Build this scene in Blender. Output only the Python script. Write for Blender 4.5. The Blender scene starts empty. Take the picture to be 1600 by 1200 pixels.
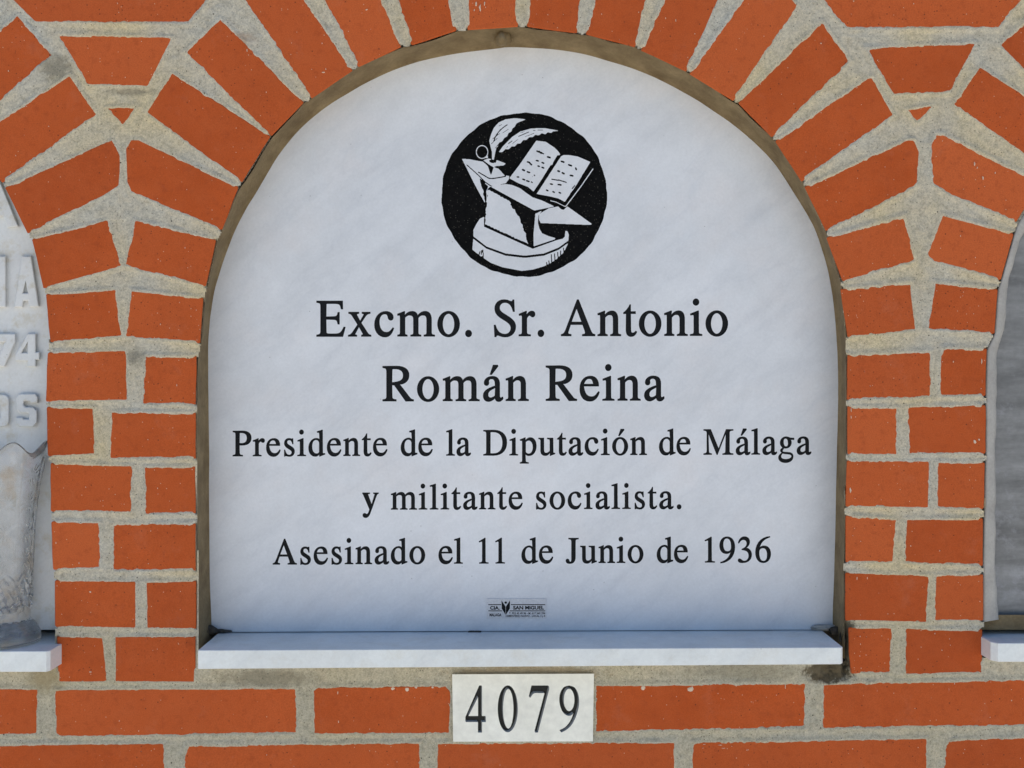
import bpy, bmesh, math, random
import numpy as np
from mathutils import Vector
from mathutils.geometry import delaunay_2d_cdt

random.seed(7); rng = np.random.default_rng(11)
S = 0.00064            # metres per photograph pixel, measured on the wall's face
D = 1600.0             # camera distance in the same unit
R = math.radians
sc = bpy.context.scene
col = sc.collection

# ------------------------------------------------------------------ camera, sky, sun, exposure
cd = bpy.data.cameras.new('camera'); cam = bpy.data.objects.new('camera', cd); col.objects.link(cam)
cam.location = (0, -D*S, 0); cam.rotation_euler = (R(90), 0, 0)
cd.sensor_width = 36; cd.lens = 36; cd.clip_start = 0.01; cd.clip_end = 400
sc.camera = cam
SUN_EL, SUN_AZ = R(74), R(20)          # behind the wall, a little to the right: the face stands in open shade
w = bpy.data.worlds.new('World'); sc.world = w; w.use_nodes = True
wn = w.node_tree; wn.nodes.clear()
sky = wn.nodes.new('ShaderNodeTexSky'); sky.sky_type = 'NISHITA'; sky.sun_disc = False
sky.sun_elevation = SUN_EL; sky.sun_rotation = SUN_AZ; sky.altitude = 20; sky.air_density = 1.0; sky.dust_density = 0.6; sky.ozone_density = 5.0
bg = wn.nodes.new('ShaderNodeBackground'); bg.inputs[1].default_value = 0.088
wo = wn.nodes.new('ShaderNodeOutputWorld'); wn.links.new(sky.outputs[0], bg.inputs[0]); wn.links.new(bg.outputs[0], wo.inputs[0])
sl = bpy.data.lights.new('sun', 'SUN'); sl.energy = 5.0; sl.angle = R(0.5); sl.color = (1.0, 0.965, 0.92)
so = bpy.data.objects.new('sun', sl); col.objects.link(so)
sd_ = Vector((math.sin(SUN_AZ)*math.cos(SUN_EL), math.cos(SUN_AZ)*math.cos(SUN_EL), math.sin(SUN_EL)))
so.rotation_euler = sd_.to_track_quat('Z', 'Y').to_euler(); so.location = (0.5, 1.5, 3)
sc.view_settings.view_transform = 'Standard'; sc.view_settings.look = 'None'
sc.view_settings.exposure = 0.83; sc.view_settings.gamma = 1
sc.cycles.max_bounces = 8; sc.cycles.transmission_bounces = 8

# ------------------------------------------------------------------ geometry helpers
def P(px, py, d=0.0):                  # a point of the wall: px, py across and down its face, d behind it
    return ((px-800)*S, d*S, (600-py)*S)
def V(px, py, d=0.0):                  # a point d behind the face whose size was measured at the face
    k = 1+d/D
    return ((px-800)*S*k, d*S, (600-py)*S*k)
WORLD = {}
def empty(name, loc):
    o = bpy.data.objects.new(name, None); col.objects.link(o); o.location = loc; o.empty_display_size = .05
    WORLD[o.name] = Vector(loc); return o
def tag(o, label=None, cat=None, group=None, kind=None):
    for k, v in (('label', label), ('category', cat), ('group', group), ('kind', kind)):
        if v: o[k] = v
    return o
def obj(name, verts, faces, m, parent=None, origin=None, smooth=False):
    pw = WORLD[parent.name] if parent else Vector((0,0,0))
    og = Vector(origin) if origin is not None else pw.copy()
    me = bpy.data.meshes.new(name)
    a = np.asarray(verts, dtype=float) - np.array(og)
    me.from_pydata(a.tolist(), [], [tuple(f) for f in faces]); me.update()
    bm = bmesh.new(); bm.from_mesh(me); bmesh.ops.recalc_face_normals(bm, faces=bm.faces); bm.to_mesh(me); bm.free()
    if smooth:
        for p in me.polygons: p.use_smooth = True
    me.materials.append(m)
    o = bpy.data.objects.new(name, me); col.objects.link(o)
    if parent: o.parent = parent
    o.location = og - pw; WORLD[o.name] = og
    return o
def dup(o, parent, world):
    c = bpy.data.objects.new(o.name, o.data); col.objects.link(c); c.parent = parent
    c.location = Vector(world) - WORLD[parent.name]; WORLD[c.name] = Vector(world); return c
def box(x0, x1, y0, y1, d0, d1, f=P):
    v = [f(x, y, d) for d in (d0, d1) for y in (y0, y1) for x in (x0, x1)]
    return v, [(0,1,3,2),(4,6,7,5),(0,4,5,1),(2,3,7,6),(0,2,6,4),(1,5,7,3)]
def merge(*parts):
    vs, fs = [], []
    for v, f in parts:
        b = len(vs); vs += list(v); fs += [tuple(i+b for i in q) for q in f]
    return vs, fs
def vnoise(shape, cell, seed, amp=1.0):            # smooth value noise on a grid, -1..1
    r = np.random.default_rng(seed); h, wd = shape
    gh, gw = int(h/cell)+3, int(wd/cell)+3
    g = r.uniform(-1, 1, (gh, gw)); yy = np.arange(h)/cell; xx = np.arange(wd)/cell
    iy = yy.astype(int); ix = xx.astype(int); fy = yy-iy; fx = xx-ix
    fy = (fy*fy*(3-2*fy))[:, None]; fx = (fx*fx*(3-2*fx))[None, :]
    a = g[np.ix_(iy, ix)]; b = g[np.ix_(iy, ix+1)]; c = g[np.ix_(iy+1, ix)]; d = g[np.ix_(iy+1, ix+1)]
    return amp*((a*(1-fx)+b*fx)*(1-fy)+(c*(1-fx)+d*fx)*fy)
def inpoly(X, Y, poly):
    ins = np.zeros(X.shape, bool); n = len(poly)
    for i in range(n):
        x0, y0 = poly[i]; x1, y1 = poly[(i+1) % n]
        if y0 == y1: continue
        c = (y0 > Y) != (y1 > Y)
        ins ^= c & (X < (x1-x0)*(Y-y0)/(y1-y0)+x0)
    return ins
def segdist(X, Y, a, b):
    dx, dy = b[0]-a[0], b[1]-a[1]; L = dx*dx+dy*dy+1e-9
    t = np.clip(((X-a[0])*dx+(Y-a[1])*dy)/L, 0, 1)
    return np.hypot(X-a[0]-t*dx, Y-a[1]-t*dy)
def sdist(X, Y, poly):
    d = np.full(X.shape, 1e9); n = len(poly)
    for i in range(n): d = np.minimum(d, segdist(X, Y, poly[i], poly[(i+1) % n]))
    return np.where(inpoly(X, Y, poly), -d, d)
def crom(pts, n=6, closed=False):                    # Catmull-Rom through points
    out = []; N = len(pts)
    rg = range(N if closed else N-1)
    for i in rg:
        g = lambda j: pts[j % N] if closed else pts[min(max(j, 0), N-1)]
        p0, p1, p2, p3 = (np.array(g(i-1), float), np.array(g(i), float), np.array(g(i+1), float), np.array(g(i+2), float))
        for k in range(n):
            t = k/n
            out.append(tuple(.5*((2*p1)+(-p0+p2)*t+(2*p0-5*p1+4*p2-p3)*t*t+(-p0+3*p1-3*p2+p3)*t**3)))
    if not closed: out.append(tuple(map(float, pts[-1])))
    return out

# ------------------------------------------------------------------ materials
def mat(name, rough=.7, spec=.4):
    m = bpy.data.materials.new(name); m.use_nodes = True; nt = m.node_tree
    b = nt.nodes['Principled BSDF']; b.inputs['Roughness'].default_value = rough; b.inputs['Specular IOR Level'].default_value = spec
    tc = nt.nodes.new('ShaderNodeTexCoord')
    return m, nt, b, tc
def N(nt, t, **kw):
    n = nt.nodes.new(t)
    for k, v in kw.items():
        if k.startswith('i_'): n.inputs[k[2:].replace('_', ' ')].default_value = v
        else: setattr(n, k, v)
    return n
def noise(nt, vec, scale, detail=4, rough=.55):
    n = N(nt, 'ShaderNodeTexNoise'); n.inputs['Scale'].default_value = scale; n.inputs['Detail'].default_value = detail; n.inputs['Roughness'].default_value = rough
    nt.links.new(vec, n.inputs['Vector']); return n.outputs['Fac']
def ramp(nt, fac, stops):
    r = N(nt, 'ShaderNodeValToRGB'); e = r.color_ramp.elements
    while len(e) < len(stops): e.new(.5)
    for q, (p, c) in zip(e, stops):
        q.position = p; q.color = (*c, 1) if len(c) == 3 else c
    nt.links.new(fac, r.inputs[0]); return r.outputs[0]
def g(v): return (v, v, v)
def mix(nt, fac, a, b, mode='MIX'):
    m = N(nt, 'ShaderNodeMix', data_type='RGBA', blend_type=mode)
    for s, x in ((0, fac), (6, a), (7, b)):
        if hasattr(x, 'is_linked') or hasattr(x, 'links'): nt.links.new(x, m.inputs[s])
        else: m.inputs[s].default_value = x if s == 0 else ((*x, 1) if len(x) == 3 else x)
    return m.outputs[2]
def mth(nt, op, a, b=0.0):
    m = N(nt, 'ShaderNodeMath', operation=op)
    for s, x in ((0, a), (1, b)):
        if hasattr(x, 'links'): nt.links.new(x, m.inputs[s])
        else: m.inputs[s].default_value = x
    return m.outputs[0]
def bump(nt, b, h, strength, dist):
    n = N(nt, 'ShaderNodeBump'); n.inputs['Strength'].default_value = strength; n.inputs['Distance'].default_value = dist
    nt.links.new(h, n.inputs['Height']); nt.links.new(n.outputs[0], b.inputs['Normal'])
def spots(nt, vec, scale, r0, r1, dens):            # round specks; dens = share of the cells that hold one
    v = N(nt, 'ShaderNodeTexVoronoi'); v.inputs['Scale'].default_value = scale; nt.links.new(vec, v.inputs['Vector'])
    near = ramp(nt, v.outputs['Distance'], [(r0, g(1)), (r1, g(0))])
    sep = N(nt, 'ShaderNodeSeparateColor'); nt.links.new(v.outputs['Color'], sep.inputs[0])
    return mth(nt, 'MULTIPLY', near, mth(nt, 'LESS_THAN', sep.outputs[0], dens))

def make_brick():
    m, nt, b, tc = mat('brick', .8, .14)
    oi = N(nt, 'ShaderNodeObjectInfo')
    geo = N(nt, 'ShaderNodeNewGeometry'); P_ = geo.outputs['Position']
    n1 = noise(nt, P_, 14, 5, .6); n2 = noise(nt, P_, 900, 3, .6); n3 = noise(nt, P_, 60, 5, .65)
    c = ramp(nt, n1, [(.3, (.40, .072, .015)), (.7, (.49, .093, .021))])
    c = mix(nt, ramp(nt, oi.outputs['Random'], [(0, g(0)), (.5, g(.25)), (1, g(.85))]), c, (.54, .118, .033))
    c = mix(nt, ramp(nt, mth(nt, 'FRACT', mth(nt, 'MULTIPLY', oi.outputs['Random'], 7.31)), [(.5, g(0)), (1, g(.5))]), c, (.37, .064, .014))
    c = mix(nt, ramp(nt, n3, [(.40, g(.0)), (.75, g(.35))]), c, (.49, .115, .036))
    c = mix(nt, .5, c, ramp(nt, n2, [(.3, (.72, .72, .72)), (.7, (1.25, 1.25, 1.25))]), 'MULTIPLY')
    c = mix(nt, ramp(nt, noise(nt, P_, 110, 4, .7), [(.30, g(.45)), (.48, g(0))]), c, (.30, .055, .016))
    fr_ = mth(nt, 'FRACT', mth(nt, 'MULTIPLY', oi.outputs['Random'], 13.7))
    c = mix(nt, mth(nt, 'MULTIPLY', spots(nt, P_, 310, .12, .25, .20), mth(nt, 'MULTIPLY', mth(nt, 'GREATER_THAN', fr_, .82), .85)), c, (.12, .03, .014))
    # efflorescence films, dark firing pits, pale sand crumbs
    c = mix(nt, ramp(nt, noise(nt, P_, 22, 6, .7), [(.58, g(0)), (.82, g(.22))]), c, (.50, .24, .16))
    c = mix(nt, mth(nt, 'MULTIPLY', spots(nt, P_, 240, .12, .22, .07), .8), c, (.10, .030, .015))
    c = mix(nt, mth(nt, 'MULTIPLY', spots(nt, P_, 480, .14, .26, .03), .6), c, (.13, .035, .015))
    c = mix(nt, mth(nt, 'MULTIPLY', spots(nt, P_, 330, .10, .18, .05), .85), c, (.60, .47, .33))
    mp = N(nt, 'ShaderNodeMapping'); mp.inputs['Scale'].default_value = (1, 1, .3); nt.links.new(P_, mp.inputs[0])
    st = ramp(nt, noise(nt, mp.outputs[0], 420, 3, .6), [(.66, g(0)), (.72, g(1))])
    c = mix(nt, mth(nt, 'MULTIPLY', st, ramp(nt, noise(nt, P_, 24, 3, .6), [(.60, g(0)), (.70, g(.55))])), c, (.62, .45, .34))
    nt.links.new(c, b.inputs['Base Color'])
    h = mth(nt, 'ADD', n2, mth(nt, 'MULTIPLY', n3, 1.2))
    bump(nt, b, h, .35, .0006)
    return m
def make_mortar():
    m, nt, b, tc = mat('mortar', .92, .15)
    geo = N(nt, 'ShaderNodeNewGeometry'); P_ = geo.outputs['Position']
    sx = N(nt, 'ShaderNodeSeparateXYZ'); nt.links.new(P_, sx.inputs[0])
    big = noise(nt, P_, 9, 3, .5); mid = noise(nt, P_, 55, 5, .65); fine = noise(nt, P_, 1300, 2, .7); grain = noise(nt, P_, 520, 4, .75)
    c = ramp(nt, big, [(.36, (.58, .55, .46)), (.50, (.62, .555, .42)), (.64, (.66, .56, .36))])
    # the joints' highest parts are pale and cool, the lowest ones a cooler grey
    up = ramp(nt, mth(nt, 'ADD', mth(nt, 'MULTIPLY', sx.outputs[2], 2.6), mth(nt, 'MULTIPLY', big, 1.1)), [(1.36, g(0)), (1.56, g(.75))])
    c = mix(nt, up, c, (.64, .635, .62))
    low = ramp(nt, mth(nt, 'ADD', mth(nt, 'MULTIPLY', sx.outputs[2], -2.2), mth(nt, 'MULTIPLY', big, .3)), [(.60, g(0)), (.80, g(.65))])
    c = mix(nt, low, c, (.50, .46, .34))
    c = mix(nt, ramp(nt, mid, [(.5, g(0)), (.72, g(.45))]), c, (.62, .52, .37))
    c = mix(nt, ramp(nt, mid, [(.26, g(.6)), (.42, g(0))]), c, (.40, .37, .30))
    c = mix(nt, .6, c, ramp(nt, grain, [(.30, g(.58)), (.5, g(1)), (.68, g(1.25))]), 'MULTIPLY')
    c = mix(nt, .4, c, ramp(nt, fine, [(.34, g(.55)), (.7, g(1.3))]), 'MULTIPLY')
    c = mix(nt, .8, c, ramp(nt, noise(nt, P_, 130, 4, .7), [(.3, g(.74)), (.5, g(1)), (.7, g(1.12))]), 'MULTIPLY')
    c = mix(nt, mth(nt, 'MULTIPLY', spots(nt, P_, 380, .16, .26, .14), .75), c, (.05, .045, .035))
    c = mix(nt, mth(nt, 'MULTIPLY', spots(nt, P_, 120, .07, .11, .16), .9), c, (.03, .027, .02))
    c = mix(nt, mth(nt, 'MULTIPLY', spots(nt, P_, 430, .12, .2, .06), .8), c, (.75, .72, .66))
    # earth-brown dirt gathered under the right end of the ledge, thin damp film under its left end
    def blotch(cx, cy, rx, ry, soft0, soft1, colr, amt, c, ns=60):
        dx = mth(nt, 'MULTIPLY', mth(nt, 'SUBTRACT', sx.outputs[0], (cx-800)*S), 1/(rx*S))
        dz = mth(nt, 'MULTIPLY', mth(nt, 'SUBTRACT', sx.outputs[2], (600-cy)*S), 1/(ry*S))
        r = mth(nt, 'SQRT', mth(nt, 'ADD', mth(nt, 'MULTIPLY', dx, dx), mth(nt, 'MULTIPLY', dz, dz)))
        r = mth(nt, 'ADD', r, mth(nt, 'MULTIPLY', mth(nt, 'SUBTRACT', noise(nt, P_, ns, 6, .75), .5), 1.6))
        return mix(nt, ramp(nt, r, [(soft0, g(amt)), (soft1, g(0))]), c, colr)
    c = blotch(1296, 1050, 42, 20, .72, 1.0, (.085, .062, .032), .9, c, 160)
    c = blotch(1328, 1010, 14, 50, .7, 1.1, (.07, .058, .035), .85, c, 160)
    c = blotch(420, 1060, 90, 16, .5, 1.1, (.20, .175, .12), .6, c)
    c = blotch(820, 1052, 130, 14, .6, 1.1, (.42, .30, .16), .6, c)
    c = blotch(1160, 1050, 120, 18, .5, 1.1, (.22, .20, .14), .5, c)
    c = blotch(85, 105, 34, 26, .4, 1.0, (.13, .12, .085), .55, c, 140)
    c = blotch(205, 143, 50, 8, .3, 1.0, (.14, .12, .08), .5, c, 140)
    c = blotch(212, 558, 18, 18, .3, 1.1, (.13, .125, .10), .6, c, 140)
    c = blotch(375, 62, 30, 16, .3, 1.1, (.42, .27, .17), .55, c, 90)
    c = blotch(70, 1060, 40, 30, .3, 1.1, (.30, .23, .11), .6, c, 90)
    nt.links.new(c, b.inputs['Base Color'])
    h = mth(nt, 'ADD', mth(nt, 'MULTIPLY', grain, 1.2), mth(nt, 'ADD', fine, mid))
    bump(nt, b, h, .9, .0011)
    return m
def make_marble(name, base=(.70, .705, .72), dirt=0.0, rough=.38):
    m, nt, b, tc = mat(name, rough, .45)
    geo = N(nt, 'ShaderNodeNewGeometry'); P_ = geo.outputs['Position']
    m1 = N(nt, 'ShaderNodeMapping'); m1.inputs['Rotation'].default_value = (0, R(38), 0); nt.links.new(P_, m1.inputs[0])
    mp = N(nt, 'ShaderNodeMapping'); mp.inputs['Scale'].default_value = (1, 1, 3.0); nt.links.new(m1.outputs[0], mp.inputs[0])
    cl = noise(nt, P_, 11, 5, .5); vn = noise(nt, mp.outputs[0], 5.5, 6, .6); fn = noise(nt, P_, 340, 4, .7)
    c = ramp(nt, cl, [(.3, tuple(v*.94 for v in base)), (.5, base), (.72, tuple(min(1, v*1.05) for v in base))])
    warm = ramp(nt, noise(nt, P_, 17, 4, .55), [(.5, g(0)), (.72, g(.5))])
    c = mix(nt, warm, c, (base[0]*1.04, base[1]*.985, base[2]*.95))
    v1 = mth(nt, 'ABSOLUTE', mth(nt, 'SUBTRACT', vn, .5))
    c = mix(nt, ramp(nt, v1, [(0, g(.20)), (.025, g(.08)), (.10, g(0))]), c, (base[0]*.70, base[1]*.72, base[2]*.76))
    c = mix(nt, .9, c, ramp(nt, noise(nt, mp.outputs[0], 13, 5, .6), [(.30, g(.94)), (.5, g(1)), (.70, g(1.035))]), 'MULTIPLY')
    c = mix(nt, .7, c, ramp(nt, noise(nt, P_, 75, 4, .6), [(.30, g(.96)), (.7, g(1.03))]), 'MULTIPLY')
    c = mix(nt, .22, c, ramp(nt, fn, [(.3, g(.80)), (.7, g(1.18))]), 'MULTIPLY')
    c = mix(nt, mth(nt, 'MULTIPLY', spots(nt, P_, 95, .035, .06, .10), .6), c, (.14, .13, .13))
    if dirt:
        c = mix(nt, ramp(nt, noise(nt, P_, 40, 5, .7), [(.52, g(0)), (.74, g(dirt))]), c, (.46, .38, .22))
    nt.links.new(c, b.inputs['Base Color'])
    nt.links.new(ramp(nt, cl, [(.3, g(rough-.08)), (.7, g(rough+.10))]), b.inputs['Roughness'])
    bump(nt, b, fn, .06, .0004)
    return m, nt, b, c, P_
def make_plain(name, c0, c1, scale, rough=.6, spec=.4, bs=.3, bd=.0005, stretch=(1,1,1), extra=None):
    m, nt, b, tc = mat(name, rough, spec)
    geo = N(nt, 'ShaderNodeNewGeometry')
    mp = N(nt, 'ShaderNodeMapping'); mp.inputs['Scale'].default_value = stretch; nt.links.new(geo.outputs['Position'], mp.inputs[0])
    n = noise(nt, mp.outputs[0], scale, 6, .65); f = noise(nt, geo.outputs['Position'], scale*9, 3, .6)
    c = ramp(nt, n, [(.3, c0), (.7, c1)])
    c = mix(nt, .3, c, ramp(nt, f, [(.3, g(.7)), (.7, g(1.25))]), 'MULTIPLY')
    if extra: c = extra(nt, geo.outputs['Position'], c)
    nt.links.new(c, b.inputs['Base Color'])
    bump(nt, b, mth(nt, 'ADD', n, f), bs, bd)
    return m
M_brick = make_brick(); M_mortar = make_mortar()
M_marble = make_marble('white_marble', (.668, .68, .698))[0]
M_ledge = make_marble('ledge_marble', (.74, .765, .745), .22, .42)[0]
M_oldmarble = make_marble('weathered_marble', (.66, .67, .66), .7, .4)[0]
M_lining = make_plain('sealing_mortar', (.14, .095, .045), (.27, .20, .105), 38, .75, .25, .5, .0015)
M_sealgrey = make_plain('grey_sealant', (.33, .31, .28), (.43, .41, .37), 45, .55, .4, .3, .0010)
M_grime = make_plain('grime', (.05, .042, .03), (.15, .13, .11), 220, .9, .2, .8, .002)
M_black = make_plain('black_paint', (.002, .003, .004), (.008, .009, .011), 500, .5, .18, .5, .0006)
M_ground = make_plain('pale_paving', (.43, .405, .355), (.53, .50, .44), 6, .9, .2, .2, .002)
M_panel = make_plain('grey_panel', (.085, .085, .083), (.27, .27, .265), 22, .48, .5, .25, .0005, (.35, 1, 1.7),
    lambda nt, p, c: mix(nt, ramp(nt, noise(nt, p, 30, 6, .7), [(.56, g(0)), (.72, g(.6))]), c, (.36, .36, .38)))
M_core = make_plain('wall_render', (.30, .27, .21), (.40, .36, .29), 20, .9, .2, .5, .002)
M_plate = make_plain('plate_face', (.77, .755, .66), (.83, .82, .73), 12, .38, .5, .05, .0002)
M_numeral = make_plain('numeral_paint', (.006, .007, .006), (.014, .015, .013), 300, .5, .25, .3, .0003)
M_numwall = make_plain('numeral_side', (.24, .25, .25), (.32, .33, .33), 300, .6, .3, .2, .0003)  # light caught by the cut walls is put into this paler grey
M_aluplate = make_plain('metal_plate', (.54, .54, .55), (.61, .61, .62), 60, .4, .5, .05, .0001)

# ------------------------------------------------------------------ ground (the sunlit paving that the wall faces)
GZ = -1.42
gn = 14
v, f = [], []
for j in range(gn+1):
    for i in range(gn+1):
        v.append((-60+120*i/gn, -90+120*j/gn, GZ))
for j in range(gn):
    for i in range(gn): f.append((j*(gn+1)+i, j*(gn+1)+i+1, (j+1)*(gn+1)+i+1, (j+1)*(gn+1)+i))
tag(obj('ground', v, f, M_ground), kind='structure')

# ------------------------------------------------------------------ the brick wall
wall = empty('brick_wall', (0, 0.1, GZ))
tag(wall, 'orange-red brick niche wall with voussoir arches and pale rough mortar joints', 'wall')
BR = """
-5 -25,55 34,296 38,330 -5,345 -25
88 54,270 58,231 135,136 132
166 168,215 167,192 196
27 24,81 86,-40 193,-93 130
109 116,151 179,3 285,-42 217
175 219,188 243,186 290,158 308,43 364,8 293
197 232,205 219,215 218,372 292,346 359,205 300,198 285
269 114,422 213,378 284,226 176
344 28,474 160,424 212,289 81
379 -5,487 153,550 110,476 0,450 -38
487 -40,507 0,560 104,626 73,597 0,582 -40
611 -40,621 0,643 70,713 47,703 0,697 -40
729 -40,731 46,809 41,807 -40
830 -40,824 41,901 51,907 0,911 -40
938 -40,916 53,992 73,1010 0,1020 -40
1055 -40,1002 78,1072 111,1122 0,1140 -40
1078 115,1146 157,1247 8,1190 -42
1285 32,1330 95,1206 214,1154 161
1362 118,1397 180,1253 283,1212 220
1258 292,1420 217,1428 218,1436 236,1433 288,1412 302,1291 360
1352 75,1525 67,1485 144,1396 148
1416 171,1460 164,1433 191
1265 -25,1286 2,1322 45,1560 43,1596 0,1620 -25
1562 71,1650 -10,1720 60,1638 150
1531 105,1688 206,1643 271,1490 163
1453 225,1462 209,1475 210,1625 285,1588 346,1478 302,1458 288
1415 336,1431 408,1317 439,1292 371
1472 335,1584 365,1564 437,1460 409,1449 399
1426 441,1434 517,1325 526,1314 452
1460 441,1559 452,1554 521,1449 515
1325 555,1455 549,1456 622,1324 624
1473 544,1542 545,1540 618,1467 620,1468 556
1325 635,1403 637,1401 710,1325 709
1417 636,1540 633,1540 708,1421 709
1324 720,1452 721,1450 793,1322 791
1465 722,1539 723,1537 795,1463 794
1322 806,1401 811,1397 880,1322 878
1416 811,1536 810,1536 884,1412 880
1321 895,1452 899,1447 972,1321 969
1461 898,1536 898,1536 969,1460 970
1326 981,1394 980,1392 1051,1330 1052,1327 1020
1415 982,1535 984,1534 1052,1414 1054
1285 1068,1660 1060,1660 1133,1284 1139
931 1071,1261 1066,1261 1138,931 1143
490 1080,496 1074,696 1072,704 1079,702 1146,490 1147
86 1078,464 1074,465 1147,95 1151,87 1147
-60 1076,59 1077,59 1148,-60 1148
-60 1163,256 1162,257 1240,-60 1240
293 1164,655 1161,657 1240,285 1240,286 1180
683 1161,1054 1160,1054 1240,683 1240
1083 1160,1448 1154,1448 1240,1079 1240
1477 1170,1482 1158,1492 1155,1660 1150,1660 1240,1472 1240
50 374,168 344,190 416,68 450
211 344,337 375,321 447,196 415
72 460,181 452,191 526,79 534
204 453,317 466,312 536,196 526
75 551,197 548,199 625,72 627
226 556,306 557,305 632,223 631
73 636,148 636,148 710,75 712
174 644,305 645,305 717,171 717
79 724,207 727,205 800,79 799
226 730,304 729,305 802,226 804
80 815,155 816,156 887,83 890
175 819,305 818,305 891,176 893
86 907,212 909,212 981,86 979
229 910,306 908,306 982,230 981
89 995,162 995,168 1065,92 1065
180 995,305 995,304 1066,180 1065
-45 -115,150 -112,150 -42,-20 -42
170 -112,545 -112,545 -56,357 -40,170 -42
565 -112,940 -112,940 -58,565 -58
960 -112,1335 -112,1325 -42,1180 -56,960 -58
1355 -112,1660 -112,1660 -42,1345 -42
"""
bricks = [[tuple(map(float, p.split())) for p in ln.split(',')] for ln in BR.strip().split('\n')]
def area(p): return .5*sum(p[i][0]*p[(i+1) % len(p)][1]-p[(i+1) % len(p)][0]*p[i][1] for i in range(len(p)))
def grow(poly, r):                                  # move every edge outwards by r
    n = len(poly); sgn = 1 if area(poly) > 0 else -1; out = []
    for i in range(n):
        a, b, c = (np.array(poly[(i-1) % n]), np.array(poly[i]), np.array(poly[(i+1) % n]))
        d1 = (b-a)/np.linalg.norm(b-a); d2 = (c-b)/np.linalg.norm(c-b)
        n1 = np.array([d1[1], -d1[0]])*sgn; n2 = np.array([d2[1], -d2[0]])*sgn
        m_ = n1+n2; m_ /= max(.5, np.dot(m_, n1)); out.append(tuple(b+m_*r))
    return out
for k, p in enumerate(bricks):
    r = random.Random(k)
    q = grow(p, 0.6); n = len(q); ring = []
    for i in range(n):
        a, b = np.array(q[i]), np.array(q[(i+1) % n]); L = np.linalg.norm(b-a)
        if L < 5: ring.append(tuple(a)); continue
        u = (b-a)/L; cut = min(r.uniform(.8, 2.6), L/4)
        if L > 30: ring.append(tuple(a+u*cut))
        else: ring.append(tuple(a))
        m_ = int(L/28)
        for j in range(1, m_+1):
            t = j/(m_+1); ring.append(tuple(a+(b-a)*t+np.array([u[1], -u[0]])*r.uniform(-.55, .55)))
        if L > 30: ring.append(tuple(b-u*cut))
    cx = sum(a for a, _ in ring)/len(ring); cy = sum(b for _, b in ring)/len(ring)
    n = len(ring); inn = grow(ring, -1.3) if len(ring) > 3 else ring
    kb = .82 if len(ring) > 4 and abs(area(ring)) > 2500 else .6; bk = [(cx+(x-cx)*kb, cy+(y-cy)*kb) for x, y in ring]
    tilt = (r.uniform(-.5, .5)/80, r.uniform(-.5, .5)/80); d0 = r.uniform(-.5, .5)
    dd = lambda x, y: d0+tilt[0]*(x-cx)+tilt[1]*(y-cy)
    vs = [P(x, y, dd(x, y)) for x, y in inn]+[P(x, y, dd(x, y)+1.1) for x, y in ring]+[P(x, y, 9) for x, y in bk]+[P(x, y, 24) for x, y in bk]
    fs = [tuple(range(n))]+[(i, (i+1) % n, n+(i+1) % n, n+i) for i in range(n)]+[(q_*n+i, q_*n+(i+1) % n, (q_+1)*n+(i+1) % n, (q_+1)*n+i) for q_ in (1, 2) for i in range(n)]
    obj('brick', vs, fs, M_brick, wall, origin=P(cx, cy, 0))

# niche openings as the brick edges leave them
OPEN = [(309,1040),(308,900),(307,700),(308,560),(313,536),(319,460),(323,447),(339,373),(348,356),(374,291),(380,283),(424,212),
        (475,160),(487,153),(552,109),(562,103),(628,72),(643,70),(715,46),(731,46),(810,41),(824,41),(902,51),(916,53),(993,73),
        (1002,78),(1073,112),(1078,115),(1148,158),(1154,161),(1208,215),(1212,220),(1255,284),(1260,294),(1291,361),(1294,372),
        (1315,440),(1317,452),(1323,526),(1323,556),(1323,720),(1321,800),(1320,895),(1321,975),(1322,1010),(1326,1036)]
OPEN_L = [(-300,1044),(-300,60),(-102,157),(-40,216),(4,285),(9,294),(43,364),(50,374),(68,450),(72,460),(78,534),(75,551),(73,636),(75,712),(79,724),(80,800),(81,815),(84,890),(86,907),(86,979),(88,1000),(88,1044)]
OPEN_R = [(1900,1028),(1900,60),(1700,180),(1643,272),(1627,287),(1590,348),(1584,366),(1564,437),(1559,452),(1554,521),(1542,545),(1540,620),(1540,710),(1538,796),(1536,812),(1536,884),(1536,970),(1536,1028)]

# mortar: one continuous pointed surface, recessed in the joints, lapping raggedly over the brick arrises
ST = 2.0
gx = np.arange(-130, 1731, ST); gy = np.arange(-140, 1341, ST)
X, Y = np.meshgrid(gx, gy); sh = X.shape
sd = np.full(sh, 40.0)
for p in bricks:
    xs = [a for a, _ in p]; ys = [b for _, b in p]
    i0 = max(0, int((min(xs)-34-gx[0])/ST)); i1 = min(sh[1], int((max(xs)+34-gx[0])/ST)+1)
    j0 = max(0, int((min(ys)-34-gy[0])/ST)); j1 = min(sh[0], int((max(ys)+34-gy[0])/ST)+1)
    if i1 <= i0 or j1 <= j0: continue
    sub = sdist(X[j0:j1, i0:i1], Y[j0:j1, i0:i1], p)
    sd[j0:j1, i0:i1] = np.minimum(sd[j0:j1, i0:i1], sub)
n3 = vnoise(sh, 1.6, 1); n6 = vnoise(sh, 3.3, 2); n14 = vnoise(sh, 8, 3); n40 = vnoise(sh, 30, 4); nb = vnoise(sh, 70, 5)
rag = .45*n3+.55*n6+.55*n14
lipamt = .78+.85*n40
edge = -.75-lipamt*rag*1.15
t = np.clip(sd/(8+2.4*nb), 0, 1); t = t*t*(3-2*t)
recess = 1.7+.8*nb+.8*n14+.55*n6+.4*n3
dep = np.where(sd > 0, edge*(1-t)+recess*t, edge-sd*(.52+.2*n40))
def soft(cx, cy, rx, ry): return np.clip(1-np.hypot((X-cx)/rx, (Y-cy)/ry), 0, 1)
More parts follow.
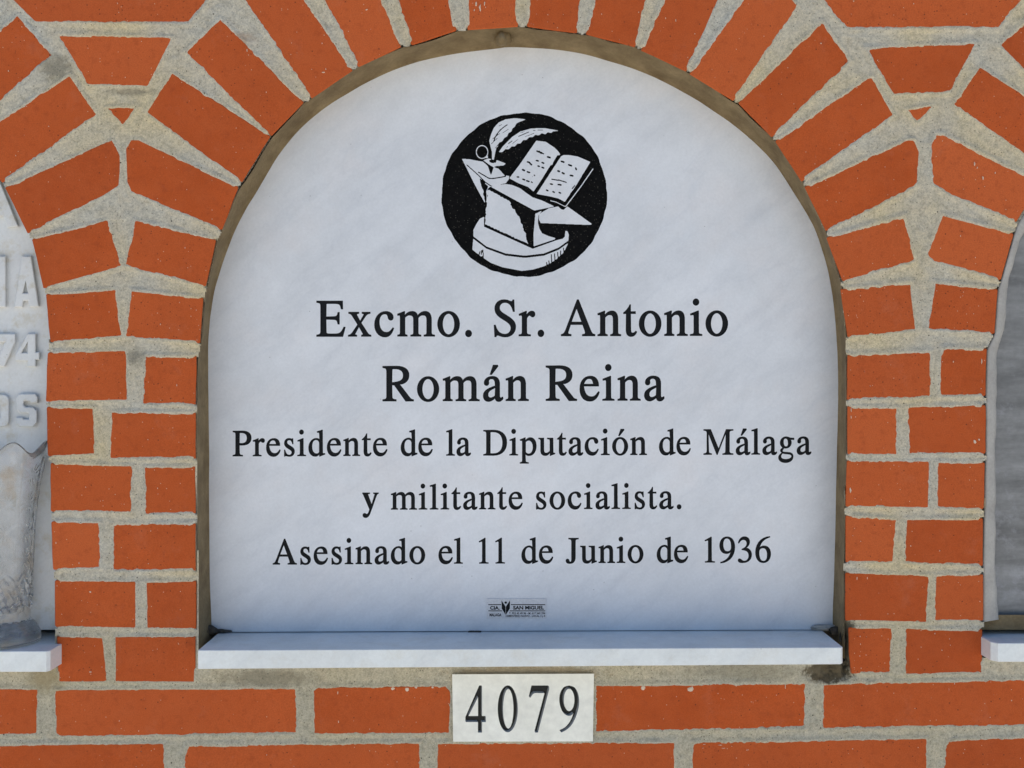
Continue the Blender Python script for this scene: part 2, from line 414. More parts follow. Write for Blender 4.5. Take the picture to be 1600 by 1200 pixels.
dep += np.where(sd > 0, 1, 0)*(soft(1324, 1015, 11, 50)*26*(1+.5*n6) + soft(1300, 1050, 50, 22)*7*(1+.8*n6+.5*n3))
dep = np.minimum(dep, 30)
hole = np.zeros(sh, bool)
for q, off in ((OPEN, 0), (OPEN_L, 0), (OPEN_R, 0)): hole |= inpoly(X, Y, q)
# joints end at the niche edge with a small roll, so let vertices just inside the opening turn back
dop = np.full(sh, 1e9)
for q in (OPEN, OPEN_L, OPEN_R):
    for a_, b_ in zip(q[:-1], q[1:]): dop = np.minimum(dop, segdist(X, Y, a_, b_))
wn_ = np.clip((8-dop)/4, 0, 1)*np.clip((3.5-sd)/2, 0, 1); dep = dep*(1-wn_)+np.maximum(dep, 1.3)*wn_   # no lips along the niche arrises
dep += 7*np.clip((1.8-sd)/1.2, 0, 1)*np.clip((3.2-dop)/1.2, 0, 1)*(sd > -1.5)
ok = (~hole | ((dop < 2.2) & (sd > 2.5))) & (sd > -7)
nrow, ncol = sh
okc = ok[:-1, :-1] & ok[1:, :-1] & ok[:-1, 1:] & ok[1:, 1:]
jj, ii = np.nonzero(okc); a = jj*ncol+ii
quads = np.stack([a, a+ncol, a+ncol+1, a+1], 1)
used = np.unique(quads); remap = np.full(nrow*ncol, -1); remap[used] = np.arange(len(used))
quads = remap[quads]
co = np.stack([((X-800)*S).ravel()[used], (dep*S).ravel()[used], ((600-Y)*S).ravel()[used]], 1)
co -= np.array(WORLD[wall.name])
me = bpy.data.meshes.new('mortar'); me.vertices.add(len(co)); me.vertices.foreach_set('co', co.ravel())
me.loops.add(quads.size); me.loops.foreach_set('vertex_index', quads.ravel().astype(np.int32))
me.polygons.add(len(quads)); me.polygons.foreach_set('loop_start', np.arange(0, quads.size, 4, dtype=np.int32))
me.polygons.foreach_set('use_smooth', np.ones(len(quads), bool)); me.update(calc_edges=True); me.validate()
me.materials.append(M_mortar)
mo = bpy.data.objects.new('mortar', me); col.objects.link(mo); mo.parent = wall; tag(mo, kind='stuff')

# crumbs and splashes of mortar stuck to the brick faces
cr = random.Random(5); vs, fs = [], []
def crumb(x, y, rx, ry):
    n = 7; b = len(vs); ph = cr.uniform(0, 6)
    ks = [cr.uniform(.55, 1.2) for _ in range(n)]
    for q_, dz in ((1.0, .4), (.6, -.9)):
        for i in range(n):
            a_ = ph+2*math.pi*i/n; vs.append(P(x+rx*q_*ks[i]*math.cos(a_), y+ry*q_*ks[i]*math.sin(a_), dz))
    fs.extend([(b+i, b+(i+1) % n, b+n+(i+1) % n, b+n+i) for i in range(n)]); fs.append(tuple(range(b+n, b+2*n)))
for x, y, rx, ry in ((141,925,2.2,1.8),(141,1050,2.6,1.6),(196,121,1,1),(573,15,2.6,1.2),(505,113,3,1),(509,108,1,2),(744,6,1.5,5),(750,12,2,6),(757,5,1.2,4),(741,16,1,2),(1283,68,1.2,1.2),(1339,137,1,1),
        (856,23,.8,.8),(1056,32,.8,3),(1040,28,.6,2),(386,79,.8,3),(528,1082,1.2,4),(529,1128,1,3),(1005,1075,4,4),(1079,1077,5,4.5),(614,1076,5,3.5),(636,1077,4,5),(650,1074,3,3),(676,1074,3,2),
        (1339,904,1,4),(1355,903,1,3),(1227,1072,.8,6),(1213,1086,.8,.8),(1125,1164,5,.7),(1130,1169,4,.7),(1100,1163,3,.6),(1167,1172,.8,2),(1523,690,3,3.5),(1530,687,2,2.5),(1329,766,2,5),(1330,640,.8,4),(1330,652,.8,3),
        (1534,565,1,5),(1523,256,1,4),(1527,262,.7,2),(1536,278,1.5,3),(1555,270,.8,2),(1283,1128,.8,.8),(1332,1170,1,1),(239,1016,.8,.8),(246,1014,.7,1.5),(484,1088,.8,.8),(648,1090,.8,.8),(246,640,.8,.8)):
    crumb(x, y, rx, ry)
for k in range(300):
    p = bricks[cr.randrange(len(bricks))]; xs = [a for a, _ in p]; ys = [b for _, b in p]
    x, y = cr.uniform(min(xs), max(xs)), cr.uniform(min(ys), max(ys))
    if sdist(np.array([x]), np.array([y]), p)[0] < -2.5:
        q_ = cr.choice((.45, .55, .55, .7, .9)); crumb(x, y, q_, q_*cr.uniform(.7, 2.2))
tag(obj('mortar_crumbs', vs, fs, make_plain('crumb', (.55, .42, .30), (.72, .60, .46), 400), wall), kind='stuff')

# joint ends: the short returns of mortar into the niche, plus the wall's body behind everything
def strip(outline, d0, d1, inset0, inset1):
    a = outline; b = outline
    b = [tuple(p) for p in grow(list(outline), inset1)]; vs = [P(x, y, d0) for x, y in a]+[P(x, y, d1) for x, y in b]; n = len(a)
    return vs, [(i, i+1, n+i+1, n+i) for i in range(n-1)]
parts = [strip(grow(o, 1.5)[1:-1], 3.5, 24, 0, 6) for o in (OPEN, OPEN_L, OPEN_R)]
v, f = merge(*parts); obj('joint_end', v, f, M_mortar, wall)
v, f = merge(box(-3000, 4600, -480, 2817, 112, 420), box(-3000, 4600, -480, -118, 4.5, 111), box(-3000, 4600, 1250, 2817, 4.5, 111),
             box(-3000, -300, -118, 1250, 4.5, 111), box(1900, 4600, -118, 1250, 4.5, 111))
obj('wall_body', v, f, M_core, wall)

# ------------------------------------------------------------------ the niche lining: smoothed sealing mortar between bricks and slab
SLAB = [(331,1015),(330.5,992),(329,950),(327,880),(326,700),(325,587),(326,525),(333,462),(345,420),(362,372),(382,330),(400,300),(442,232),(487,184),(550,141),
        (625,105),(700,85),(775,75),(800,73),(860,76),(925,87),(1025,121),(1125,179),(1197,240),(1240,300),(1275,362),(1297,437),(1307,520),(1310,600),(1307,750),(1304,890),(1302,950),(1302,992),(1302,1015)]
def resample(pts, n):
    pts = np.array(pts, float); L = np.r_[0, np.cumsum(np.hypot(*np.diff(pts, axis=0).T))]
    t = np.linspace(0, L[-1], n); return np.stack([np.interp(t, L, pts[:, 0]), np.interp(t, L, pts[:, 1])], 1)
SLs = crom(SLAB, 6)
NL = 300
fo = resample([(309,1000)]+[p for p in OPEN[1:-3]]+[(1321,1000)], NL); ba = resample(SLs, NL)
# align by angle round the arch centre instead of by arc length
def byangle(pts, cx, cy, n):
    pts = resample(pts, 4000); ang = np.unwrap(np.arctan2(pts[:, 1]-cy, pts[:, 0]-cx)); o = np.argsort(ang); return pts[o], ang[o]
pf, af = byangle([(309,1030)]+OPEN[1:-3]+[(1321,1030)], 815, 560, NL); pb, ab = byangle(SLs, 815, 560, NL)
an = np.linspace(max(af[0], ab[0]), min(af[-1], ab[-1]), NL)
fo = np.stack([np.interp(an, af, pf[:, 0]), np.interp(an, af, pf[:, 1])], 1)
ba = np.stack([np.interp(an, ab, pb[:, 0]), np.interp(an, ab, pb[:, 1])], 1)
cen = np.array([815, 560.])
nz = [vnoise((1, NL), c, 20+i)[0] for i, c in enumerate((4, 11, 30, 2))]
rows = []
prof = [(0.0, 0.0, 2.6), (.05, .03, 1.4), (.35, .32, .6), (.70, .66, .3), (.93, .90, .1), (1.0, 1.03, 0)]
SD = 64.0
vs = []
for ri, (tt, sh_, ns) in enumerate(prof):
    for i in range(NL):
        p = fo[i]*(1-sh_)+ba[i]*sh_
        u = cen-p; u /= np.hypot(*u)
        if ri == 0: gap = .5+(2.6 if p[1] < 330 else 1.2)*max(0, .25+nz[1][i]+.5*nz[0][i])
        elif ri == 1: gap = .9+(2.3 if p[1] < 330 else 1.1)*max(0, .25+nz[1][i]+.5*nz[0][i])
        elif ri < 5: gap = 1.0*nz[2][i]+.4*nz[1][i]
        else: gap = .35*nz[0][i]
        p = p+u*gap; d = 2.5+tt*(SD-2.5)+(1.2*nz[0][i] if ri == 0 else 0)
        vs.append(V(p[0], p[1], d))
fs = [(r*NL+i, r*NL+i+1, (r+1)*NL+i+1, (r+1)*NL+i) for r in range(len(prof)-1) for i in range(NL-1)]
lin = obj('niche_lining', vs, fs, M_lining, wall, smooth=True)
def blob(name, cx, cy, d, rx, ry, rd, m, parent, seed, f=V, amp=.35):
    nu, nv = 18, 12; r = random.Random(seed); ph = [r.uniform(0, 6) for _ in range(6)]
    vs = []
    for j in range(nv+1):
        th = math.pi*j/nv
        for i in range(nu):
            a_ = 2*math.pi*i/nu
            k = 1+amp*(.5*math.sin(3*a_+ph[0])+.35*math.sin(5*a_+ph[1]+2*th)+.25*math.sin(7*a_+ph[2]-3*th))*math.sin(th)
            vs.append(f(cx+rx*k*math.sin(th)*math.cos(a_), cy+ry*k*math.cos(th), d+rd*k*math.sin(th)*math.sin(a_)))
    fs = [(j*nu+i, j*nu+(i+1) % nu, (j+1)*nu+(i+1) % nu, (j+1)*nu+i) for j in range(nv) for i in range(nu)]
    return obj(name, vs, fs, m, parent, smooth=True)
blob('mortar_lump', 785, 60, 26, 12, 12, 22, M_lining, wall, 1)

# ------------------------------------------------------------------ lettering: roman capitals and small letters, 1000 units to the em
GL = {
'.': (250, "O125 46 57 57"),
'i': (278, "O131 630 55 55 M16 0 L253 0 L253 15 C188 18 179 30 179 94 L179 457 L175 460 L20 405 L20 389 C34 393 50 396 63 396 C88 396 95 382 95 341 L95 94 C95 28 84 17 16 15 Z"),
'l': (278, "M19 0 L257 0 L257 15 C195 18 182 32 182 80 L182 681 L178 683 C126 665 90 655 19 637 L19 621 C35 624 46 625 59 625 C90 625 98 615 98 575 L98 87 C98 32 84 18 19 15 Z"),
'n': (500, "M16 0 L209 0 L209 15 C170 18 156 30 156 70 L156 345 C190 385 222 402 255 402 C312 402 337 372 337 306 L337 85 C337 32 324 18 277 15 L277 0 L485 0 L485 15 C436 20 421 31 421 78 L421 310 C421 408 381 460 308 460 C251 460 205 433 156 379 L156 458 L150 460 C105 441 66 427 16 413 L16 396 C26 399 35 400 46 400 C68 400 72 388 72 341 L72 80 C72 30 62 18 16 15 Z"),
'm': (778, "M16 0 L209 0 L209 15 C168 18 158 30 158 70 L158 352 C188 384 222 402 257 402 C322 402 348 372 348 316 L348 72 C348 28 334 17 286 15 L286 0 L492 0 L492 15 C445 17 432 30 432 72 L432 346 C462 384 494 402 532 402 C592 402 621 378 621 310 L621 75 C621 30 608 18 560 15 L560 0 L775 0 L775 15 C722 18 705 31 705 74 L705 308 C705 408 660 460 582 460 C526 460 478 435 424 377 C408 434 368 460 314 460 C256 460 212 436 158 383 L158 458 L152 460 C106 441 66 427 16 413 L16 396 C26 399 35 400 46 400 C69 400 74 388 74 341 L74 80 C74 30 62 18 16 15 Z"),
'r': (333, "M5 0 L245 0 L245 15 C180 18 160 30 160 84 L160 316 C160 345 200 393 224 393 C252 393 262 362 292 362 C315 362 335 381 335 408 C335 440 312 460 276 460 C232 460 200 436 160 378 L160 458 L154 460 C108 441 68 426 7 406 L7 390 C22 393 30 394 42 394 C68 394 76 382 76 344 L76 84 C76 30 64 18 5 15 Z"),
'u': (500, "M9 450 L155 450 L155 125 C155 78 182 48 226 48 C264 48 300 66 330 98 C338 106 340 113 340 128 L340 363 C340 420 325 430 259 433 L259 450 L424 450 L424 98 C424 58 436 48 470 48 L479 49 L479 34 C428 20 390 7 345 -10 L340 -9 L340 76 C295 16 250 -10 195 -10 C115 -10 71 42 71 115 L71 365 C71 418 58 430 9 433 Z"),
'o': (500, "O250 225 220 235 O249 225 131 206"),
'c': (444, "M410 148 C370 38 313 -10 235 -10 C115 -10 25 82 25 218 C25 360 123 460 252 460 C338 460 398 412 398 356 C398 328 380 308 354 308 C330 308 312 322 305 348 L300 366 C292 402 276 426 234 426 C160 426 109 370 109 267 C109 146 170 64 262 64 C318 64 354 88 398 155 Z"),
'e': (444, "M408 164 L424 157 C390 50 320 -10 226 -10 C103 -10 25 83 25 218 C25 370 115 460 240 460 C345 460 405 398 410 277 L97 277 C100 145 160 62 262 62 C325 62 365 92 408 164 Z M99 309 L307 309 C301 385 277 425 216 425 C153 425 111 381 99 309 Z"),
'a': (444, "M442 66 L442 40 C410 0 386 -10 352 -10 C312 -10 290 14 286 62 C233 18 186 -10 139 -10 C78 -10 37 32 37 96 C37 182 120 226 286 280 L286 320 C286 392 257 426 206 426 C168 426 138 404 138 375 C138 366 142 352 142 340 C142 315 122 298 98 298 C74 298 56 316 56 341 C56 404 124 460 219 460 C325 460 368 408 368 317 L368 105 C368 66 374 48 396 48 C410 48 422 52 442 66 Z M286 252 L286 126 C286 95 281 86 262 74 C236 58 207 48 181 48 C147 48 124 74 124 117 C124 176 173 216 286 252 Z"),
'd': (500, "M491 42 L340 -10 L336 -8 L336 57 C300 10 262 -10 208 -10 C104 -10 27 80 27 206 C27 352 126 460 246 460 C282 460 309 449 338 422 L338 573 C338 615 329 626 293 626 C285 626 279 626 270 625 L270 641 C330 655 372 667 417 683 L422 681 L422 114 C422 70 430 58 466 58 C473 58 476 58 491 60 Z M338 107 L338 330 C338 385 290 432 237 432 C160 432 112 361 112 250 C112 127 166 50 250 50 C295 50 325 68 338 107 Z"),
'p': (500, "M5 -217 L247 -217 L247 -200 C180 -199 159 -188 159 -135 L159 33 C194 0 220 -10 262 -10 C384 -10 470 98 470 243 C470 372 402 460 306 460 C249 460 204 434 159 380 L157 458 L152 460 C103 440 60 424 9 408 L9 392 C19 393 26 393 35 393 C68 393 75 383 75 338 L75 -131 C75 -184 65 -195 5 -199 Z M160 334 L160 88 C160 60 208 28 253 28 C332 28 384 98 384 208 C384 325 332 398 254 398 C206 398 160 362 160 334 Z"),
's': (389, "M315 319 L299 319 C284 390 256 428 205 428 C160 428 131 404 131 362 C131 330 149 308 198 279 L272 236 C328 203 348 168 348 118 C348 42 286 -10 205 -10 C165 -10 125 6 98 6 C86 6 80 2 74 -8 L61 -8 L61 155 L76 155 C92 66 134 18 202 18 C250 18 282 48 282 92 C282 125 266 146 218 174 L161 207 C92 247 65 285 65 332 C65 412 121 460 196 460 C240 460 262 446 278 446 C287 446 293 449 301 457 L309 457 Z"),
't': (278, "M255 450 L255 418 L154 418 L154 120 C154 66 166 42 200 42 C222 42 244 52 266 80 L279 69 C250 14 216 -10 168 -10 C102 -10 70 32 70 112 L70 418 L16 418 L13 427 C40 442 68 466 100 505 C120 530 134 552 144 579 L154 579 L154 450 Z"),
'x': (500, "M17 0 L186 0 L186 15 C156 17 147 24 147 38 C147 46 152 56 162 71 L234 181 L310 72 C318 60 324 46 324 36 C324 22 313 16 288 15 L288 0 L479 0 L479 15 C440 18 426 28 385 88 L273 252 L348 360 C385 412 408 430 462 434 L462 450 L300 450 L300 434 C330 432 342 427 342 412 C342 402 335 390 322 371 L258 281 L198 370 C188 385 182 396 182 406 C182 424 195 432 228 434 L228 450 L24 450 L24 434 C64 430 78 420 113 370 L214 219 L120 88 C82 34 64 20 17 15 Z"),
'y': (500, "M475 450 L475 435 C444 430 430 415 408 362 L240 -75 C203 -175 160 -218 100 -218 C56 -218 25 -193 25 -157 C25 -130 46 -112 74 -112 C102 -112 118 -134 138 -134 C172 -134 205 -70 222 4 L60 358 C32 418 25 430 14 435 L14 450 L221 450 L221 434 C175 433 164 428 164 410 C164 400 170 385 178 367 L276 138 L362 366 C370 384 376 398 376 407 C376 425 364 432 330 435 L330 450 Z"),
'g': (500, "M470 388 L470 427 L393 427 C373 427 358 430 338 437 C300 454 270 460 241 460 C152 460 78 392 78 308 C78 250 105 206 160 181 C118 147 83 130 83 100 C83 80 100 62 134 44 C58 -8 28 -45 28 -86 C28 -165 110 -218 226 -218 C356 -218 443 -148 443 -62 C443 8 396 42 302 46 L200 52 C150 55 134 64 134 82 C134 104 160 150 180 170 C200 166 215 165 230 165 C320 165 392 228 392 312 C392 340 385 360 366 388 Z M228 428 C278 428 310 376 310 290 C310 228 286 196 242 196 C192 196 160 248 160 330 C160 392 184 428 228 428 Z M146 34 C108 2 90 -25 90 -58 C90 -108 142 -140 226 -140 C330 -140 408 -106 408 -52 C408 -12 375 4 290 10 C220 16 180 20 146 34 Z"),
'A': (722, "M15 0 L214 0 L214 19 C164 21 148 32 148 56 C148 70 154 90 162 112 L203 216 L456 216 L498 118 C508 92 514 66 514 50 C514 28 496 20 451 19 L451 0 L706 0 L706 19 C656 24 640 38 610 108 L367 674 L343 674 L116 120 C80 40 64 26 15 19 Z M219 257 L438 257 L329 520 Z"),
'D': (722, "M16 0 L305 0 C540 0 685 130 685 336 C685 540 545 662 310 662 L16 662 L16 643 C90 638 104 627 104 556 L104 106 C104 36 92 24 16 19 Z M206 587 L206 74 C206 46 216 38 252 38 L290 38 C480 38 574 140 574 329 C574 520 480 624 290 624 L250 624 C216 624 206 618 206 587 Z"),
'E': (611, "M12 0 L546 0 L597 169 L572 169 C524 60 488 38 384 38 L289 38 C222 38 201 46 201 84 L201 323 L340 323 C420 322 440 310 452 233 L475 233 L475 447 L452 447 C442 378 424 363 340 363 L201 363 L201 589 C201 618 208 624 236 624 L370 624 C482 624 504 610 520 519 L545 519 L541 662 L12 662 L12 643 C84 638 99 626 99 560 L99 104 C99 38 86 24 12 19 Z"),
'J': (389, "M370 662 L83 662 L83 643 C160 640 175 628 175 562 L175 116 C175 52 164 20 134 20 C108 20 104 42 94 64 C82 90 70 99 53 99 C28 99 10 80 10 54 C10 14 52 -14 112 -14 C220 -14 277 46 277 154 L277 560 C277 627 292 640 370 643 Z"),
'M': (889, "M12 0 L241 0 L241 19 C170 24 152 40 152 120 L152 542 L393 0 L407 0 L650 548 L650 104 C650 36 634 22 562 19 L562 0 L863 0 L863 19 C772 22 752 36 752 104 L752 560 C752 626 768 640 863 643 L863 662 L664 662 L443 157 L212 662 L14 662 L14 643 C86 638 110 628 110 560 L110 120 C110 40 90 24 12 19 Z"),
'P': (556, "M16 0 L296 0 L296 19 C216 23 202 38 202 110 L202 296 C232 293 252 292 276 292 C450 292 542 360 542 482 C542 598 450 662 290 662 L16 662 L16 643 C88 636 100 626 100 556 L100 110 C100 36 88 24 16 19 Z M202 589 L202 333 C225 331 240 330 258 330 C375 330 430 380 430 478 C430 578 375 624 246 624 C212 624 202 618 202 589 Z"),
'R': (667, "M659 0 L659 19 C620 22 600 30 570 68 L366 321 C480 335 559 390 559 492 C559 604 470 662 294 662 L17 662 L17 643 C88 636 102 622 102 553 L102 112 C102 34 92 24 17 19 L17 0 L294 0 L294 19 C218 23 204 36 204 106 L204 308 L258 311 L500 0 Z M204 589 L204 349 C380 352 452 395 452 488 C452 578 388 624 264 624 L240 624 C212 624 204 616 204 589 Z"),
'S': (556, "M469 463 L446 463 C428 570 362 638 272 638 C200 638 148 592 148 530 C148 478 180 446 280 393 L330 365 C440 305 491 250 491 172 C491 62 400 -14 278 -14 C240 -14 205 -8 165 6 C145 13 130 17 116 17 C95 17 82 5 78 -14 L57 -14 L44 199 L66 199 C92 90 165 24 265 24 C345 24 403 74 403 145 C403 205 368 245 255 305 L225 321 C105 385 62 440 62 518 C62 612 140 676 250 676 C290 676 325 669 362 654 C382 646 396 643 408 643 C425 643 436 654 441 676 L459 676 Z"),
'1': (500, "M394 0 L394 15 C315 16 299 26 299 74 L299 674 L291 676 L111 585 L111 571 C150 586 170 592 184 592 C205 592 213 578 213 547 L213 93 C213 32 196 17 118 15 L118 0 Z"),
'3': (500, "M61 510 L45 514 C78 618 138 676 225 676 C312 676 372 624 372 545 C372 484 344 436 270 386 C378 346 431 288 431 200 C431 76 326 -14 172 -14 C92 -14 43 8 43 48 C43 70 60 84 80 84 C130 84 150 22 222 22 C302 22 358 86 358 172 C358 275 290 326 152 332 L152 346 C252 376 300 430 300 502 C300 564 258 606 195 606 C140 606 98 574 61 510 Z"),
'6': (500, "M446 684 L448 668 C286 632 168 525 140 376 C185 410 225 428 280 428 C394 428 468 344 468 216 C468 78 378 -14 256 -14 C118 -14 34 92 34 262 C34 492 190 660 446 684 Z M250 382 C165 382 127 340 127 250 C127 105 175 16 262 16 C336 16 378 78 378 186 C378 308 330 382 250 382 Z"),
}
def parse(path, n=7):
    import re
    tok = re.findall(r'[MLCZO]|-?\d+\.?\d*', path); i = 0; loops = []; cur = []
    def num():
        nonlocal i
        v_ = float(tok[i]); i += 1; return v_
    while i < len(tok):
        c_ = tok[i]; i += 1
        if c_ == 'M': cur = [(num(), num())]
        elif c_ == 'L': cur.append((num(), num()))
        elif c_ == 'C':
            p0 = cur[-1]; p1 = (num(), num()); p2 = (num(), num()); p3 = (num(), num())
            for k in range(1, n+1):
                t = k/n; u = 1-t
                cur.append(tuple(u**3*p0[q]+3*u*u*t*p1[q]+3*u*t*t*p2[q]+t**3*p3[q] for q in (0, 1)))
        elif c_ == 'O':
            cx, cy, rx, ry = num(), num(), num(), num(); m_ = 40 if rx > 90 else 20
            loops.append([(cx+rx*math.cos(2*math.pi*k/m_), cy+ry*math.sin(2*math.pi*k/m_)) for k in range(m_)])
        elif c_ == 'Z':
            if abs(cur[0][0]-cur[-1][0])+abs(cur[0][1]-cur[-1][1]) < .01: cur.pop()
            out = [cur[0]]
            for q in cur[1:]:
                if abs(q[0]-out[-1][0])+abs(q[1]-out[-1][1]) > .5: out.append(q)
            loops.append(out)
    return loops
GLY = {k: (w_, parse(p_)) for k, (w_, p_) in GL.items()}
ac = [(176, 507), (203, 507), (335, 660), (330, 678), (242, 678)]
GLY['á'] = (444, GLY['a'][1]+[ac]); GLY['ó'] = (500, GLY['o'][1]+[[(x+28, y) for x, y in ac]])
GLY['9'] = (500, [[(493-x, 662-y) for x, y in lp] for lp in GLY['6'][1]])

def even(px, py, loops):
    ins = np.zeros(px.shape, bool)
    for lp in loops: ins ^= inpoly(px, py, lp)
    return ins
def triangulate(loops, want_odd=True):
    vs, es = [], []
    for lp in loops:
        b = len(vs); n = len(lp); vs += [Vector(p) for p in lp]; es += [(b+i, b+(i+1) % n) for i in range(n)]
    ov, oe, of = delaunay_2d_cdt(vs, es, [], 0, 1e-6)[:3]
    ov = np.array([tuple(v_) for v_ in ov]); F = np.array([t_ for t_ in of if len(t_) == 3])
    c_ = ov[F].mean(1); k = even(c_[:, 0], c_[:, 1], loops)
    return ov, F[k]
def tray(name, loops, f, d0, d1, m, parent, origin=None, mw=None):
    """an engraved shape: walls going in from d0 to d1 and a floor at d1; f maps (x, y, d) to the world"""
    ov, F = triangulate(loops)
    vs = [f(x, y, d1) for x, y in ov]; fs = [tuple(t_) for t_ in F]
    nf = len(fs)
    for lp in loops:
        b = len(vs); n = len(lp)
        vs += [f(x, y, d0) for x, y in lp]+[f(x, y, d1) for x, y in lp]
        fs += [(b+i, b+(i+1) % n, b+n+(i+1) % n, b+n+i) for i in range(n)]
    o = obj(name, vs, fs, m, parent, origin=origin)
    if mw:
        o.data.materials.append(mw)
        for p in o.data.polygons[nf:]: p.material_index = 1
    return o

# ------------------------------------------------------------------ the gravestone slab
stone = empty('gravestone', V(815, 990, SD))
tag(stone, 'arched white marble gravestone in the middle niche, engraved in black below an anvil emblem', 'gravestone')
slab_loops = []          # everything cut into its face, in face coordinates
LINES = [
 (525.4, 494, 524.0, 1138, 54.8/662, [("Excmo.", 494.2, 737.5), ("Sr.", 771.5, 850.4), ("Antonio", 876.3, 1137.7)]),
 (626.4, 597, 625.2, 1038, 53.8/662, [("Román", 597.5, 826.4), ("Reina", 852.5, 1038.4)]),
 (712.6, 363, 709.6, 1268, 39.0/662, [("Presidente", 363.4, 605.6), ("de", 626, 676.4), ("la", 697, 736), ("Diputación", 755, 1011), ("de", 1029.6, 1079.6), ("Málaga", 1099, 1268)]),
 (796.0, 566, 794.5, 1065, 39.3/683, [("y", 566, 591.8), ("militante", 610.7, 817), ("socialista.", 837.5, 1064.8)]),
 (881.7, 426, 878.0, 1205, 39.3/674, [("Asesinado", 426, 664.5), ("el", 685, 723.2), ("11", 748.2, 789), ("de", 814.6, 864.6), ("Junio", 883.8, 1005.5), ("de", 1026, 1075.5), ("1936", 1100.9, 1204.7)]),
]
BOLD = 14.0
def thick(loops):
    out = []
    for k, lp in enumerate(loops):
        # outer loops grow, counters shrink
        c_ = lp[0]; depth = sum(1 for q in loops if q is not lp and inpoly(np.array([c_[0]]), np.array([c_[1]]), q)[0])
        r = BOLD if depth % 2 == 0 else -BOLD
        n = len(lp); sgn = 1 if area(lp) > 0 else -1; res = []
        for i in range(n):
            a_, b_, c2 = np.array(lp[i-1]), np.array(lp[i]), np.array(lp[(i+1) % n])
            d1 = (b_-a_)/max(1e-6, np.linalg.norm(b_-a_)); d2 = (c2-b_)/max(1e-6, np.linalg.norm(c2-b_))
            n1 = np.array([d1[1], -d1[0]])*sgn; n2 = np.array([d2[1], -d2[0]])*sgn
            m_ = n1+n2; L = np.linalg.norm(m_); m_ = m_/L if L > .3 else n1
            res.append(tuple(b_+m_*r))
        out.append(res)
    return out
GLYB = {k: (w_, thick(lp)) for k, (w_, lp) in GLY.items()}
k_s = 1+SD/D
CUT = 2.2
for (y0, x0, y1, x1, sz, words) in LINES:
    line = empty('inscription_line', V((x0+x1)/2, (y0+y1)/2, SD)); line.parent = stone
    line.location = WORLD[line.name]-WORLD[stone.name]
    made = {}
    for word, wl, wr in words:
        hs = sz*.915
        ext = []; pen = 0
        for ch in word:
            w_, lp = GLYB[ch]; xs = [p[0] for q in lp for p in q]; ext.append((pen, min(xs), max(xs))); pen += w_
        nat = ext[-1][0]+ext[-1][2]-ext[0][1]
        if len(word) > 1:
            trk = (wr-wl-nat*hs)/(len(word)-1)
            if trk < .4: hs = (wr-wl-.6*(len(word)-1))/nat; trk = .6
        else: hs = (wr-wl)/nat; trk = 0
        for i, ch in enumerate(word):
            xo = wl+(ext[i][0]-ext[0][1])*hs+trk*i
            yo = y0+(y1-y0)*(xo-x0)/(x1-x0)
            loops = [[(xo+p[0]*hs, yo-p[1]*sz) for p in q] for q in GLYB[ch][1]]
            slab_loops += loops
            key = (ch, round(hs, 6))
            if key in made:
                dup(made[key], line, V(xo, yo, SD))
            else:
                made[key] = tray('letter', loops, V, SD, SD+CUT, M_black, line, origin=V(xo, yo, SD))

# emblem: an anvil with an open book, inkwell and quills, cut white out of a black roundel (drawn at 4 units to the pixel)
EW = 1080; es = 2.0
ex, ey = np.meshgrid(np.arange(90, 1180, es), np.arange(80, 1160, es))
th = np.arctan2(ey-617, ex-636)
rad = np.hypot((ex-636)/517, (ey-617)/512)
wob = .004*np.sin(9*th+1)+.003*np.sin(23*th)+.0022*np.sin(41*th+2)
black = rad < 1+wob
def white(pts, smooth=False, jag=0):
    global black
    q = crom(pts, 5, True) if smooth else pts
    black &= ~inpoly(ex+jag*vnoise(ex.shape, 5, 77), ey+jag*vnoise(ex.shape, 5, 78), q)
def ink(pts, wd, smooth=False, val=True):
    global black
    q = crom(pts, 5) if smooth and len(pts) > 2 else pts
    for a_, b_ in zip(q[:-1], q[1:]):
        m_ = segdist(ex, ey, a_, b_) < wd/2
        if val: black |= m_
        else: black &= ~m_
def inkpoly(pts, jag=0):
    global black
    black |= inpoly(ex+jag*vnoise(ex.shape, 5, 79), ey+jag*vnoise(ex.shape, 5, 80), pts)
# quills
white([(428,325),(418,280),(430,238),(447,198),(476,166),(520,146),(580,138),(648,146),(612,160),(588,172),(578,192),(562,204),(556,222),(538,232),(530,252),(512,262),(500,282),(484,292),(474,312),(462,326),(456,352),(446,400),(436,400),(436,352)])
ink([(445,285),(462,245),(492,208),(530,180)], 6, True)
white([(478,350),(500,318),(528,290),(560,256),(612,222),(680,203),(760,200),(856,217),(816,222),(806,232),(784,226),(768,240),(746,232),(728,246),(704,242),(690,258),(668,256),(652,274),(630,276),(614,296),(592,298),(578,316),(556,316),(540,334),(516,334),(500,352)])
ink([(600,253),(665,225)], 5); ink([(537,298),(562,280)], 5)
for q_ in (((430,300),(470,262)),((436,270),(486,232)),((452,330),(486,288)),((474,190),(500,176)),((500,232),(540,206)),((530,170),(560,160))): ink(q_, 3.5)
for q_ in (((560,300),(600,268)),((640,255),(700,232)),((690,215),(760,212)),((520,330),(540,306)),((610,230),(640,222))): ink(q_, 3.5)
# inkwell
m_ = (np.abs(np.hypot((ex-373)/36, (ey-350)/40)-1) < .075); black &= ~m_
white([(398,372),(412,378),(408,390),(396,386)]); white([(380,402),(412,391),(440,396),(470,402),(522,422),(508,434),(462,438),(446,444),(428,436)])
inkpoly([(416,402),(436,396),(464,404),(460,416),(436,420),(420,412)])
